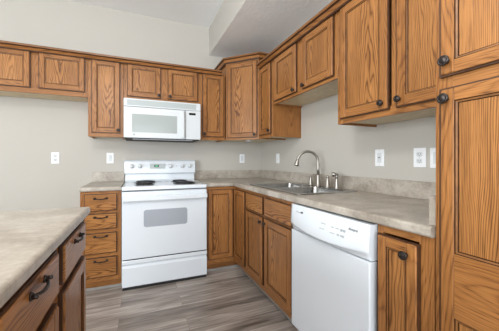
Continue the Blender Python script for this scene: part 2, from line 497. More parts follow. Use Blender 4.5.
def upper_back(label, xl, xr, zb, doors, midstile=None):
    W = xr-xl; H = ZU+HU-zb
    t = thing('upper_cabinet', label, 'cabinet', (xl, -0.305, zb), 0, GU)
    mids = [(midstile[0]-xl, midstile[1]-xl, 0.05, H-0.05)] if midstile else []
    carcass(t, W, DU, H, (0.045, 0.045), [(0, 0.05), (H-0.05, H)], mids=mids)
    for (a, c, z0, z1, kn) in doors:
        door(t, a-xl, c-xl, z0-zb, z1-zb, (kn[0]-xl, kn[1]-zb) if kn else None, sw=0.047)
    return t
upper_back('wide short oak upper cabinet at far left, above the empty refrigerator space', -2.832, -1.9905, 1.742,
           [(-2.795, -2.434, 1.786, 2.112, None), (-2.373, -2.014, 1.787, 2.115, None)], (-2.46, -2.35))
upper_back('tall narrow oak upper cabinet left of the microwave', -1.990, -1.6805, ZU,
           [(-1.960, -1.711, 1.408, 2.112, (-1.728, 1.438))])
upper_back('short two-door oak cabinet directly above the white microwave', -1.680, -0.9175, 1.752,
           [(-1.647, -1.324, 1.785, 2.114, (-1.345, 1.815)), (-1.253, -0.934, 1.785, 2.112, (-1.232, 1.815))], (-1.34, -1.24))
upper_back('narrow oak upper cabinet between the microwave and the corner cabinet', -0.917, -0.6105, ZU,
           [(-0.880, -0.630, 1.408, 2.110, (-0.862, 1.438))])

def upper_right(label, yl, yr, zb, doors, midstile=None):
    W = yl-yr; H = ZU+HU-zb
    t = thing('upper_cabinet', label, 'cabinet', (-0.331, yl, zb), -PI/2, GU)
    mids = [(yl-midstile[0], yl-midstile[1], 0.05, H-0.05)] if midstile else []
    carcass(t, W, 0.329, H, (0.045, 0.045), [(0, 0.05), (H-0.05, H)], mids=mids)
    for (a, c, z0, z1, kn) in doors:
        door(t, yl-a, yl-c, z0-zb, z1-zb, (yl-kn[0], kn[1]-zb) if kn else None, sw=0.052)
    return t
upper_right('narrow oak upper cabinet right of the corner cabinet, its side panel showing', -0.6105, -0.911, ZU,
            [(-0.640, -0.890, 1.405, 2.105, (-0.872, 1.437))])
upper_right('short two-door oak upper cabinet high above the sink', -0.9115, -1.7685, 1.677,
            [(-0.962, -1.322, 1.700, 2.100, (-1.292, 1.724)), (-1.402, -1.742, 1.700, 2.100, (-1.425, 1.724))], (-1.41, -1.315))
upper_right('large two-door oak upper cabinet above the dishwasher, beside the pantry', -1.769, -2.5130, ZU,
            [(-1.800, -2.138, 1.402, 2.105, (-2.103, 1.440)), (-2.178, -2.498, 1.402, 2.105, (-2.198, 1.440))], (-2.145, -2.170))

# diagonal corner cabinet, taller than its neighbours
s2 = math.sqrt(0.5)
t = thing('corner_cabinet', 'tall diagonal oak corner cabinet reaching up near the soffit', 'cabinet', (-0.6095, -0.331, ZU), -PI/4, GU)
CZ = 0.90
WD = math.hypot(0.6095-0.331, 0.6095-0.331)
def loc45(x, y):        # world to the cabinet's frame
    dx, dy = x+0.6095, y+0.331
    return (dx*s2-dy*s2, dx*s2+dy*s2)
m = MB()
poly = [loc45(*q) for q in ((-0.6095, -0.331), (-0.331, -0.6095), (-0.0015, -0.6095), (-0.0015, -0.0015), (-0.6095, -0.0015))]
poly[0] = (poly[0][0]+0.001, 0.0185+0.0); poly[1] = (poly[1][0]-0.001, 0.0185)
m.prism(poly, 0.012, CZ, OAKS, 2, capmats=PALE)
m.build('body', t)
f = MB()
f.box(0.0004, 0.030, 0, 0.018, 0, CZ, OAKS, 2, 0.0012); f.box(WD-0.030, WD-0.0004, 0, 0.018, 0, CZ, OAKS, 2, 0.0012)
f.box(0.03, WD-0.03, 0.0004, 0.018, 0, 0.045, OAKS, 0); f.box(0.03, WD-0.03, 0.0004, 0.018, CZ-0.06, CZ, OAKS, 0)
f.build('face_frame', t)
door(t, 0.020, WD-0.016, 0.022, 0.855, (WD-0.042, 0.052), sw=0.047)
# its own crown, shadow lines and a lit cove painted on as strips
m = MB()
PRC = [(0.0, -0.052), (0.010, -0.052), (0.016, -0.040), (0.030, -0.018), (0.046, -0.012), (0.046, 0.004), (0.0, 0.004)]
k8 = math.tan(PI/8)
def cpath():
    P0 = loc45(-0.6095, -0.0015); P1 = loc45(-0.6095, -0.331); P2 = loc45(-0.331, -0.6095); P3 = loc45(-0.0015, -0.6095)
    nL = Vector((-s2, -s2)); nD = Vector((0.0, -1.0)); nR = Vector((s2, -s2))
    m1 = (nL+nD).normalized()/math.cos(PI/8); m2 = (nD+nR).normalized()/math.cos(PI/8)
    return [(P0, nL), (P1, m1), (P2, m2), (P3, nR)]
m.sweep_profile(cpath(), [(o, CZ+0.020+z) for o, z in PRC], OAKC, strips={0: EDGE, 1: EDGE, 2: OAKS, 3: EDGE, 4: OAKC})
m.build('crown_moulding', t)
m = MB(); m.lathe([(0, 0), (0.034, 0), (0.036, -0.003), (0.036, -0.014), (0.031, -0.019), (0, -0.020)], WHITEP, 'z', (0, 0, 0), 22)
o = m.build('puck_light', None, (-0.318, -0.318, ZU+0.0115)); tag(o, 'small white puck light under the corner cabinet', 'light')

# crown mouldings of the two runs, strips colour in shadow lines and lit band
PR = [(-0.0005, 2.098), (0.006, 2.098), (0.012, 2.107), (0.030, 2.124), (0.045, 2.130), (0.048, 2.146), (-0.0005, 2.146)]
PR = [(o, z+0.001) for o, z in PR]
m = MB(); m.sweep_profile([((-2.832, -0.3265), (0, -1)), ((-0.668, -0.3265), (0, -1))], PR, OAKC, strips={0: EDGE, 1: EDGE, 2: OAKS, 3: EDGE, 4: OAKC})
o = m.build('crown_moulding'); tag(o, 'long oak crown moulding along the top of the back wall cabinets', 'moulding', 'oak crown mouldings')
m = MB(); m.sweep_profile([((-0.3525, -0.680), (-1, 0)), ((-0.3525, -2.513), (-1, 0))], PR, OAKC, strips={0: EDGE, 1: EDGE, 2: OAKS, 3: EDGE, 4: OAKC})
o = m.build('crown_moulding'); tag(o, 'oak crown moulding along the top of the sink wall cabinets', 'moulding', 'oak crown mouldings')

# ------------------------------------------------------------------ base cabinets
ZB = 0.875
# drawer stack left of the range
t = thing('drawer_cabinet', 'narrow oak cabinet of four drawers left of the range', 'cabinet', (-1.9985, -0.611, 0), 0, GB)
W = 0.3145
carcass(t, W, 0.609, ZB, (0.034, 0.036), [(0.10, 0.135), (0.306, 0.341), (0.512, 0.552), (0.680, 0.712), (0.845, ZB)], toe=0.10)
for z0, z1, pz in ((0.706, 0.853, 0.815), (0.550, 0.684, 0.655), (0.341, 0.518, 0.492), (0.138, 0.308, 0.280)):
    slab_drawer(t, 0.030, W-0.032, z0, z1, (W/2, pz))
# corner cabinet (L shaped) with a folding pair of doors
t = thing('corner_base_cabinet', 'oak corner base cabinet with folding doors right of the range', 'cabinet', (-0.9165, -0.611, 0), 0, GB)
m = MB()
L = [(0.0005, 0.0185), (0.3235, 0.0185), (0.3235, -0.3035), (0.9140, -0.3035), (0.9140, 0.609), (0.0005, 0.609)]
m.prism(L, 0.10, ZB, OAKS, 2)
m.build('body', t)
f = MB()
f.box(0.0005, 0.024, 0, 0.018, 0.10, ZB, OAKS, 2, 0.001); f.box(0.024, 0.306, 0.0003, 0.018, 0.10, 0.16, OAKS, 0); f.box(0.024, 0.306, 0.0003, 0.018, 0.845, ZB, OAKS, 0)
f.box(0.3055, 0.323, -0.3035, -0.282, 0.10, ZB, OAKS, 2, 0.001); f.box(0.3055, 0.323, -0.282, 0.018, 0.10, 0.16, OAKS, 1); f.box(0.3055, 0.323, -0.282, 0.018, 0.845, ZB, OAKS, 1)
f.build('face_frame', t)
tk = MB(); tk.box(0.0005, 0.395, 0.078, 0.092, 0.0005, 0.1, OAKS, 0); tk.box(0.384, 0.395, -0.3035, 0.078, 0.0005, 0.1, OAKS, 1); tk.build('toe_kick', t)
door(t, 0.018, 0.283, 0.150, 0.848, None, sw=0.045)
d = door(t, 0.0, 0.268, 0.150, 0.848, None, sw=0.045)
# second leaf hangs at a right angle to the first
d.location = (0.3055, -0.022, 0); d.rotation_euler = (0, 0, -PI/2)
# sink base
t = thing('sink_cabinet', 'two-door oak sink base cabinet left of the dishwasher', 'cabinet', (-0.611, -0.916, 0), -PI/2, GB)
W = 0.787
carcass(t, W, 0.609, ZB, (0.035, 0.035), [(0.10, 0.150), (0.672, 0.712), (0.845, ZB)], toe=0.10, closed_top=False, mids=[(0.345, 0.395, 0.150, 0.672), (0.345, 0.395, 0.712, 0.845)])
for x0, x1 in ((0.020, 0.352), (0.384, 0.762)): slab_drawer(t, x0, x1, 0.706, 0.848, None, 'false_drawer_front')
door(t, 0.020, 0.352, 0.145, 0.688, (0.332, 0.648)); door(t, 0.384, 0.762, 0.145, 0.688, (0.404, 0.648))
# end cabinet right of the dishwasher
t = thing('base_cabinet', 'narrow one-door oak base cabinet between the dishwasher and the pantry', 'cabinet', (-0.611, -2.2965, 0), -PI/2, GB)
W = 0.2165
carcass(t, W, 0.609, ZB, (0.025, 0.050), [(0.10, 0.15), (0.845, ZB)], toe=0.10)
door(t, 0.008, 0.172, 0.140, 0.838, (0.130, 0.790), sw=0.042)

# pantry
t = thing('pantry_cabinet', 'full height oak pantry cabinet at the right edge', 'cabinet', (-0.611, -2.5155, 0), -PI/2, 'oak tall cabinets')
W = 0.61
carcass(t, W, 0.609, 2.13, (0.05, 0.05), [(0.10, 0.15), (1.36, 1.41), (2.07, 2.13)], toe=0.10)
door(t, 0.020, W-0.020, 1.407, 2.105, (0.043, 1.452), sw=0.044)
door(t, 0.020, W-0.020, 0.140, 1.368, (0.041, 1.333), sw=0.044, midrail=(0.645, 0.846), fig=0.055)

# island
t = thing('island_cabinet', 'oak island cabinet with two drawers over doors in the left foreground', 'cabinet', (-1.790, -2.515, 0), PI/2, GB)
def island(t, cl=False):
    W = 0.838
    carcass(t, W, 0.58, ZB, (0.03, 0.03), [(0.10, 0.15), (0.69, 0.725), (0.852, ZB)], toe=0.10, mids=[(0.39, 0.445, 0.15, 0.69), (0.39, 0.445, 0.725, 0.852)])
    for x0, x1 in ((0.022, 0.388), (0.447, 0.814)):
        slab_drawer(t, x0, x1, 0.722, 0.856, ((x0+x1)/2, 0.826, -T, 0.092, 0.016))
        door(t, x0, x1, 0.145, 0.692, None)
island(t)
t = thing('island_cabinet', 'oak island cabinet under the near end of the island top', 'cabinet', (-1.790, -3.354, 0), PI/2, GB)
island(t)

# ------------------------------------------------------------------ worktops
def slab(xs, ys, inside, z0, z1, bevel_edges, mat, bev=0.012):
    m = MB(); V = {}
    def v(i, j, z):
        if (i, j, z) not in V: V[(i, j, z)] = m.bm.verts.new((xs[i], ys[j], z))
        return V[(i, j, z)]
    nx, ny = len(xs)-1, len(ys)-1
    ins = lambda i, j: 0 <= i < nx and 0 <= j < ny and inside((xs[i]+xs[i+1])/2, (ys[j]+ys[j+1])/2)
    for i in range(nx):
        for j in range(ny):
            if not ins(i, j): continue
            m.bm.faces.new((v(i, j, z1), v(i+1, j, z1), v(i+1, j+1, z1), v(i, j+1, z1)))
            m.bm.faces.new((v(i, j+1, z0), v(i+1, j+1, z0), v(i+1, j, z0), v(i, j, z0)))
            for (di, dj, a, c) in ((-1, 0, (i, j+1), (i, j)), (1, 0, (i+1, j), (i+1, j+1)), (0, -1, (i, j), (i+1, j)), (0, 1, (i+1, j+1), (i, j+1))):
                if not ins(i+di, j+dj):
                    m.bm.faces.new((v(*a, z0), v(*c, z0), v(*c, z1), v(*a, z1)))
    es = [e for e in m.bm.edges if bevel_edges(e.verts[0].co, e.verts[1].co)]
    if es: bmesh.ops.bevel(m.bm, geom=es, offset=bev, segments=4, profile=0.5, affect='EDGES')
    for f in m.bm.faces: f.normal_update()
    m.finish_faces(list(m.bm.faces), mat, 0)
    return m
Z0, Z1 = 0.876, 0.914
def on(val, i): return lambda a, c: abs(a[i]-val) < 1e-5 and abs(c[i]-val) < 1e-5 and abs(a[2]-c[2]) < 1e-6
def any_of(*fs): return lambda a, c: any(f(a, c) for f in fs)
XC0, XC1, YC0, YC1 = -0.560, -0.085, -1.675, -0.930     # cut-out for the sink
SX0, SX1, SY0, SY1 = -0.585, -0.062, -1.70, -0.905       # sink rim
m = slab([-0.914, -0.635, XC0, XC1, -0.0015], [-2.5145, YC0, YC1, -0.635, -0.0015],
         lambda x, y: (x > -0.635 or y > -0.635) and not (XC0 < x < XC1 and YC0 < y < YC1), Z0, Z1,
         lambda a, c: (on(-0.635, 0)(a, c) and max(a[1], c[1]) < -0.63) or (on(-0.635, 1)(a, c) and max(a[0], c[0]) < -0.63), TOP)
o = m.build('countertop'); tag(o, 'L-shaped greige laminate countertop around the sink and corner', 'countertop', 'greige laminate countertops')
ctop = o
m = MB(); m.box(-0.914, -0.0215, -0.0205, -0.0015, Z1+0.0002, 1.016, TOP, 0, 0.002); m.box(-0.0205, -0.0015, -2.4895, -0.0015, Z1+0.0002, 1.016, TOP, 1, 0.002)
m.box(-0.605, -0.0015, -2.5120, -2.4905, Z1+0.0002, 1.016, TOP, 0, 0.002)
m.build('backsplash', ctop)
m = slab([-2.000, -1.683], [-0.635, -0.0015], lambda x, y: True, Z0, Z1, on(-0.635, 1), TOP)
o = m.build('countertop'); tag(o, 'short greige laminate countertop on the drawer cabinet left of the range', 'countertop', 'greige laminate countertops')
m = MB(); m.box(-2.000, -1.688, -0.0205, -0.0015, Z1+0.0002, 1.016, TOP, 0, 0.002); m.build('backsplash', o)
m = slab([-2.62, -1.761], [-3.42, -1.655], lambda x, y: True, Z0, Z1, any_of(on(-1.761, 0), on(-1.655, 1)), TOP)
# soften the island's far corner
o = m.build('island_countertop'); tag(o, 'large greige laminate island top in the left foreground', 'countertop', 'greige laminate countertops')

# ------------------------------------------------------------------ sink
def rrect(x0, x1, y0, y1, r, n=5):
    out = []
    for cx, cy, a0 in ((x1-r, y1-r, 0), (x0+r, y1-r, 90), (x0+r, y0+r, 180), (x1-r, y0+r, 270)):
        for k in range(n+1):
            a = R(a0+90*k/n); out.append((cx+r*math.cos(a), cy+r*math.sin(a)))
    return out
t = thing('kitchen_sink', 'double bowl stainless steel sink set in the countertop', 'sink', ((SX0+SX1)/2, (SY0+SY1)/2, Z1))
ox, oy = (SX0+SX1)/2, (SY0+SY1)/2
bx0, bx1 = -0.548, -0.150
bowls = [(bx0, bx1, -1.290, -0.945), (bx0, bx1, -1.662, -1.320)]
m = MB(); bm = m.bm; zt = 0.0055
def loop(pts, z):
    vs = [bm.verts.new((x-ox, y-oy, z)) for x, y in pts]
    return vs, [bm.edges.new((vs[i], vs[(i+1) % len(vs)])) for i in range(len(vs))]
ov, oe = loop(rrect(SX0+0.004, SX1-0.004, SY0+0.004, SY1-0.004, 0.030), zt)
edges = list(oe); bl = []
for q in bowls:
    v_, e_ = loop(rrect(*q, 0.045), zt); bl.append(v_); edges += e_
bmesh.ops.triangle_fill(bm, use_beauty=True, edges=edges)
lv = [bm.verts.new((x-ox, y-oy, 0.0006)) for x, y in rrect(SX0, SX1, SY0, SY1, 0.034)]
for i in range(len(ov)):
    j = (i+1) % len(ov); bm.faces.new((lv[i], lv[j], ov[j], ov[i]))
bmesh.ops.recalc_face_normals(bm, faces=list(bm.faces))
for f in bm.faces:
    f.normal_update()
    if f.normal.z < -0.3: f.normal_flip()
m.finish_faces(list(bm.faces), STEEL, 1)
m.build('rim', t)
for q, v_ in zip(bowls, bl):
    m = MB(); bm = m.bm
    rings = []
    for ins, z, r in ((0, zt, 0.045), (0.003, -0.004, 0.045), (0.010, -0.14, 0.045), (0.022, -0.165, 0.05), (0.045, -0.175, 0.05)):
        rings.append([bm.verts.new((x-ox, y-oy, z)) for x, y in rrect(q[0]+ins, q[1]-ins, q[2]+ins, q[3]-ins, r)])
    for a, c in zip(rings, rings[1:]):
        for i in range(len(a)):
            j = (i+1) % len(a); bm.faces.new((a[j], a[i], c[i], c[j]))
    bm.faces.new(rings[-1])
    for f in bm.faces: f.normal_update()
    m.finish_faces(list(bm.faces), STEEL, 1, True)
    bo = m.build('bowl', t)
    dm = MB(); cx, cy = (q[0]+q[1])/2-ox, (q[2]+q[3])/2-oy
    dm.lathe([(0.0, -0.1745), (0.020, -0.1745), (0.030, -0.1725), (0.042, -0.1720), (0.044, -0.1740), (0.044, -0.1748)], NICKEL, 'z', (cx, cy, 0), 20)
    dm.build('drain', bo)

# faucet set on the back deck of the sink
ZD = Z1+zt+0.0003
FX = -0.105
def bell(m, r0, r1, h, loc=(0, 0, 0)):
    m.lathe([(0, 0), (r0+0.004, 0), (r0+0.004, 0.004), (r0, 0.008), (r0*0.8+r1*0.2, h*0.25), (r0*0.45+r1*0.55, h*0.6), (r1, h*0.95), (r1*0.9, h), (0, h)], NICKEL, 'z', loc, 18)
t = thing('faucet', 'tall brushed nickel gooseneck faucet behind the sink', 'faucet', (FX, -1.298, ZD))
m = MB(); bell(m, 0.021, 0.0135, 0.10); m.build('base', t)
m = MB()
pts = [(0, 0, 0.095), (0, 0, 0.15), (0, 0, 0.19)]
cz, rr = 0.205, 0.090
ang = R(18)        # spout swung a little towards the room's far end
sd = Vector((-math.cos(ang), math.sin(ang), 0))
for k in range(0, 19):
    a = R(163)*k/18
    pts.append(Vector((0, 0, cz)) + sd*(rr-rr*math.cos(a)) + Vector((0, 0, 1))*rr*math.sin(a)*1.02)
end = pts[-1]
hd = (sd*0.25+Vector((0, 0, -1))).normalized()
pts.append(end+hd*0.010)
m.tube(pts, [0.0125, 0.0118, 0.0112]+[0.0108]*(len(pts)-3), NICKEL, 14); m.build('spout', t)
m = MB(); m.lathe([(0, 0.002), (0.012, 0.002), (0.0140, -0.004), (0.0155, -0.020), (0.0200, -0.034), (0.0200, -0.050), (0.016, -0.053), (0, -0.053)], NICKEL, 'z', (0, 0, 0), 18)
sh = m.build('spray_head', t, tuple(end+hd*0.008)); sh.rotation_euler = Vector((0, 0, -1)).rotation_difference(hd).to_euler()
HY = 0.100       # the lever stands on its own hole in the deck
m = MB(); bell(m, 0.020, 0.011, 0.072, (0, HY, 0)); hb = m.build('handle', t); tag(hb, 'separate cone with a flat lever on top')
m = MB(); m.lathe([(0, 0.0722), (0.0125, 0.0722), (0.013, 0.079), (0.010, 0.084), (0, 0.085)], NICKEL, 'z', (0, HY, 0), 16)
m.tube([(0, HY, 0.080), (-0.02, HY+0.018, 0.082), (-0.045, HY+0.038, 0.085), (-0.055, HY+0.046, 0.086)], [0.006, 0.0055, 0.005, 0.004], NICKEL, 10); m.build('lever', hb)
t = thing('soap_dispenser', 'plain brushed nickel cone between the gooseneck faucet and the side sprayer', 'dispenser', (FX-0.012, -1.428, ZD))
m = MB(); bell(m, 0.021, 0.011, 0.078); m.build('base', t)
m = MB(); m.lathe([(0, 0.0782), (0.0095, 0.0782), (0.0118, 0.083), (0.0118, 0.092), (0.008, 0.095), (0, 0.095)], NICKEL, 'z', (0, 0, 0), 16); m.build('cap', t)
t = thing('side_sprayer', 'brushed nickel side sprayer with angled head, rightmost on the sink deck', 'sprayer', (FX-0.012, -1.530, ZD))
m = MB(); bell(m, 0.020, 0.0115, 0.082); m.build('base', t)
m = MB()
m.tube([(0, 0, 0.0825), (0, 0, 0.092), (-0.002, 0.003, 0.102), (-0.006, 0.008, 0.110)], [0.0105, 0.0115, 0.0125, 0.012], NICKEL, 14)
m.tube([(0.008, -0.006, 0.104), (-0.008, 0.008, 0.110), (-0.018, 0.018, 0.112), (-0.024, 0.024, 0.110)], [0.011, 0.015, 0.0185, 0.0170], NICKEL, 14)
m.build('head', t)

# ------------------------------------------------------------------ range (local frame as cabinets: front of the body at y=0)
t = thing('range', 'white electric coil range with four burners', 'stove', (-1.6785, -0.632, 0))
W = 0.7595; DB = 0.628
m = MB(); m.box(0, W, 0, DB-0.03, 0.046, 0.872, WHITE, 2, 0.002)
for x in (0.04, W-0.04):
    for y in (0.05, DB-0.08): m.lathe([(0, 0.0006), (0.016, 0.0006), (0.016, 0.045), (0, 0.045)], DARK, 'z', (x, y, 0), 10)
m.box(0.006, W-0.006, -0.022, 0.03, 0.003, 0.045, DARK)  # black box under the drawer stands in for the contact shadow
m.build('body', t)
m = MB(); m.box(-0.0005, W+0.0005, -0.022, DB-0.06, 0.8735, 0.908, WHITE, 2, 0.007, 3); m.box(0.004, W-0.004, -0.010, 0.02, 0.866, 0.8735, DARK)
m.build('cooktop', t)
for bx, by, r in ((0.190, 0.155, 0.076), (0.205, 0.405, 0.095), (0.575, 0.165, 0.098), (0.560, 0.410, 0.078)):
    k = MB()
    k.lathe([(r+0.016, 0.9083), (r+0.017, 0.9115), (r+0.010, 0.9125), (r+0.002, 0.9100), (r*0.5, 0.9090), (0, 0.9088)], DRIP, 'z', (bx, by, 0), 28)
    bo = k.build('burner', t)
    k = MB(); pts = []
    turns = 4 if r < 0.09 else 5
    N = turns*22
    for i in range(N+1):
        a = 2*PI*turns*i/N; rad = 0.016+(r-0.018)*i/N
        pts.append((bx+rad*math.cos(a), by+rad*math.sin(a), 0.9200))
    k.tube(pts, 0.0062, COIL, 7)
    for q in range(3):
        a = 2*PI*q/3+0.4
        k.tube([(bx, by, 0.9125), (bx+r*math.cos(a), by+r*math.sin(a), 0.9125)], 0.003, COIL, 6)
    k.build('coil', bo)
# back guard: plain riser and bulging control panel
def extrude_x(m, prof, x0, x1, mat, smooth=False):
    a = [m.bm.verts.new((x0, y, z)) for y, z in prof]; c = [m.bm.verts.new((x1, y, z)) for y, z in prof]
    n = len(prof); fs = []
    for i in range(n):
        j = (i+1) % n; fs.append(m.bm.faces.new((a[i], a[j], c[j], c[i])))
    fs.append(m.bm.faces.new(a[::-1])); fs.append(m.bm.faces.new(c))
    bmesh.ops.recalc_face_normals(m.bm, faces=fs)
    m.finish_faces(fs, mat, 0, False)
m = MB()
extrude_x(m, [(DB-0.085, 0.9085), (DB-0.060, 0.930), (DB-0.058, 1.000), (DB-0.006, 1.000), (DB-0.006, 0.874), (DB-0.058, 0.874), (DB-0.058, 0.9085)], 0.004, W-0.004, WHITE)
bg = m.build('backguard', t)
m = MB()
prof = [(DB-0.060, 0.992), (DB-0.088, 0.994), (DB-0.096, 1.002), (DB-0.092, 1.060), (DB-0.078, 1.120), (DB-0.066, 1.140), (DB-0.050, 1.147), (DB-0.006, 1.147), (DB-0.006, 1.0005), (DB-0.0575, 1.0005)]
extrude_x(m, prof, -0.0035, W+0.0035, WHITE)
cp = m.build('control_panel', t)
yk = DB-0.0895
for kx, s in ((0.070, 1), (0.152, 1), (0.477, 1), (0.612, 0.95), (0.694, 0.95)):
    k = MB(); k.lathe([(0, 0), (0.025*s, 0), (0.0245*s, -0.006), (0.021*s, -0.009), (0.0195*s, -0.026), (0.016*s, -0.029), (0, -0.0295)], WHITEP, 'y', (0, 0, 0), 20)
    k.box(-0.003, 0.003, -0.0335, -0.026, -0.018, 0.018, WHITEP, 2, 0.001)
    o = k.build('knob', cp, (kx, yk+0.001, 1.078)); o.rotation_euler = (R(-12), 0, 0)
    tag(o, 'white round control knob')
k = MB(); k.box(0.255, 0.420, DB-0.0935, DB-0.080, 1.048, 1.104, VENTG, 2, 0.002); k.box(0.300, 0.352, DB-0.0955, DB-0.085, 1.067, 1.092, DISPLAY, 2, 0.001)
k.box(0.312, 0.341, DB-0.0959, DB-0.09, 1.074, 1.085, LED)
for i in range(3): k.box(0.365+i*0.016, 0.376+i*0.016, DB-0.0945, DB-0.09, 1.062, 1.068, INKL)
k.build('clock', cp)
k = MB(); k.lathe([(0, 0), (0.006, 0), (0.005, -0.003), (0, -0.004)], INKL, 'y', (0.545, DB-0.091, 1.078), 10); k.build('indicator_lamp', cp)
# oven door
m = MB(); m.box(0.003, W-0.003, -0.036, -0.001, 0.272, 0.862, WHITE, 2, 0.006, 2)
od = m.build('oven_door', t)
def rr_plate(m, x0, x1, z0, z1, r, y, th, mat):
    pts = rrect(x0, x1, z0, z1, r, 6)
    a = [m.bm.verts.new((x, y, z)) for x, z in pts]; c = [m.bm.verts.new((x, y+th, z)) for x, z in pts]
    n = len(pts); fs = [m.bm.faces.new(a), m.bm.faces.new(c[::-1])]
    for i in range(n):
        j = (i+1) % n; fs.append(m.bm.faces.new((a[i], a[j], c[j], c[i])))
    bmesh.ops.recalc_face_normals(m.bm, faces=fs)
    m.finish_faces(fs, mat, 0)
m = MB(); rr_plate(m, 0.180, 0.567, 0.545, 0.698, 0.022, -0.0372, 0.003, GREYW); m.build('window', od)
m = MB()
m.box(0.006, W-0.006, -0.078, -0.056, 0.782, 0.826, WHITE, 0, 0.009, 3)
for xa, xb in ((0.006, 0.030), (0.195, 0.315), (0.455, 0.560), (W-0.030, W-0.006)): m.box(xa, xb, -0.060, -0.034, 0.786, 0.824, WHITE, 0, 0.003)
m.build('handle', od)
# storage drawer with a finger groove
m = MB()
extrude_x(m, [(-0.001, 0.031), (-0.031, 0.031), (-0.034, 0.037), (-0.034, 0.196), (-0.020, 0.212), (-0.020, 0.222), (-0.036, 0.232), (-0.036, 0.258), (-0.033, 0.263), (-0.001, 0.263)], 0.003, W-0.003, WHITE)
m.box(0.010, W-0.010, -0.028, 0.0, 0.263, 0.272, DARK)
m.build('storage_drawer', t)

# ------------------------------------------------------------------ microwave
t = thing('microwave', 'white over-the-range microwave hung below the short cabinet', 'microwave', (-1.6765, -0.372, 1.358))
W = 0.757
m = MB(); m.box(0, W, 0, 0.3695, 0.012, 0.392, WHITEP, 2, 0.002); m.box(0.01, W-0.01, 0.004, 0.360, 0.0, 0.012, DARK)
m.box(0.08, W-0.08, 0.010, 0.06, -0.006, 0.002, INKL)
m.build('body', t)
m = MB(); m.box(0.001, W-0.001, -0.024, -0.0005, 0.312, 0.390, WHITEP, 2, 0.004, 2)
m.box(0.030, W-0.050, -0.0255, -0.02, 0.324, 0.378, VENTG, 0, 0.001)
for i in range(5): m.box(0.034, W-0.054, -0.0275, -0.0245, 0.3290+i*0.010, 0.3335+i*0.010, VENTG, 0)
m.build('vent_grille', t)
m = MB(); m.box(0.001, 0.592, -0.028, -0.0005, 0.006, 0.308, WHITEP, 2, 0.006, 3)
md = m.build('door', t)
m = MB(); rr_plate(m, 0.075, 0.508, 0.060, 0.240, 0.008, -0.0290, 0.003, MWGLASS); m.build('window', md)
m = MB(); m.box(0.545, 0.580, -0.056, -0.040, 0.016, 0.298, WHITEP, 2, 0.007, 3)
m.box(0.550, 0.575, -0.042, -0.026, 0.020, 0.050, WHITEP, 2, 0.003); m.box(0.550, 0.575, -0.042, -0.026, 0.264, 0.294, WHITEP, 2, 0.003)
m.build('handle', md)
m = MB(); m.lathe([(0, 0), (0.009, 0), (0.009, -0.0012), (0, -0.0014)], INKL, 'y', (0.094, -0.0280, 0.037), 16); m.build('badge', md)
m = MB(); m.box(0.596, W-0.001, -0.026, -0.0005, 0.006, 0.308, WHITEP, 2, 0.005, 3)
mp = m.build('control_panel', t)
m = MB(); m.box(0.632, 0.702, -0.0272, -0.02, 0.262, 0.286, DISPLAY, 2, 0.0005); m.build('display', mp)
m = MB()
for r_ in range(8):
    for c_ in range(3):
        m.box(0.622+c_*0.036, 0.648+c_*0.036, -0.0268, -0.02, 0.030+r_*0.027, 0.047+r_*0.027, KEYT, 0, 0.0)
m.build('keypad', mp)

# ------------------------------------------------------------------ dishwasher (local: x right along the wall, front of cabinets at y=0)
t = thing('dishwasher', 'white built-in dishwasher under the counter', 'dishwasher', (-0.611, -1.708, 0), -PI/2)
W = 0.584
m = MB(); m.box(0.004, W-0.004, 0.01, 0.56, 0.10, 0.868, DARK); m.box(0.004, W-0.004, 0.075, 0.56, 0.001, 0.10, DARK); m.build('body', t)
m = MB(); m.box(0.004, W-0.004, -0.037, 0.009, 0.115, 0.711, WHITE, 2, 0.006, 3)
dd = m.build('door', t)
m = MB(); m.box(0.006, W-0.006, 0.045, 0.07, 0.012, 0.108, WHITE, 2, 0.003); m.build('kick_plate', t)
def panel_y(s, q):      # s 0..1 across, q 0 bottom .. 1 top
    a = 2*s-1
    B = 0.008+0.030*(1-abs(a)**2.2)
    ql = (0.733+0.020*abs(a)**1.6-0.716)/0.152          # smile-shaped lip, a finger scoop below it
    g = math.sin(PI/2*min(1, (1-q)/(1-ql)))
    y = -0.034 - B*g
    if q < ql:
        t = (ql-q)/ql
        y += (0.010+0.55*B)*math.sin(PI/2*t)
    return y
m = MB(); NX, NQ = 32, 30
zlo, zhi = 0.716, 0.868
G = [[m.bm.verts.new((0.004+(W-0.008)*i/NX, panel_y(i/NX, j/NQ), zlo+(zhi-zlo)*j/NQ)) for j in range(NQ+1)] for i in range(NX+1)]
Bk = [[m.bm.verts.new((0.004+(W-0.008)*i/NX, 0.009, z)) for z in (zlo, zhi)] for i in range(NX+1)]
fs = []
for i in range(NX):
    for j in range(NQ): fs.append(m.bm.faces.new((G[i][j], G[i+1][j], G[i+1][j+1], G[i][j+1])))
    fs.append(m.bm.faces.new((G[i][0], Bk[i][0], Bk[i+1][0], G[i+1][0])))
    fs.append(m.bm.faces.new((G[i][NQ], G[i+1][NQ], Bk[i+1][1], Bk[i][1])))
    fs.append(m.bm.faces.new((Bk[i][0], Bk[i][1], Bk[i+1][1], Bk[i+1][0])))
for i in (0, NX): fs.append(m.bm.faces.new(G[i]+[Bk[i][1], Bk[i][0]]))
bmesh.ops.recalc_face_normals(m.bm, faces=fs)
m.finish_faces(fs, WHITE, 2, False)
for f in fs[:]:
    if abs(f.normal.y) > 0.5 and f.calc_center_median().y < 0: f.smooth = True
dp = m.build('control_panel', t)
def on_panel(x, z, lift=0.0008):
    return panel_y((x-0.004)/(W-0.008), (z-zlo)/(zhi-zlo))-lift
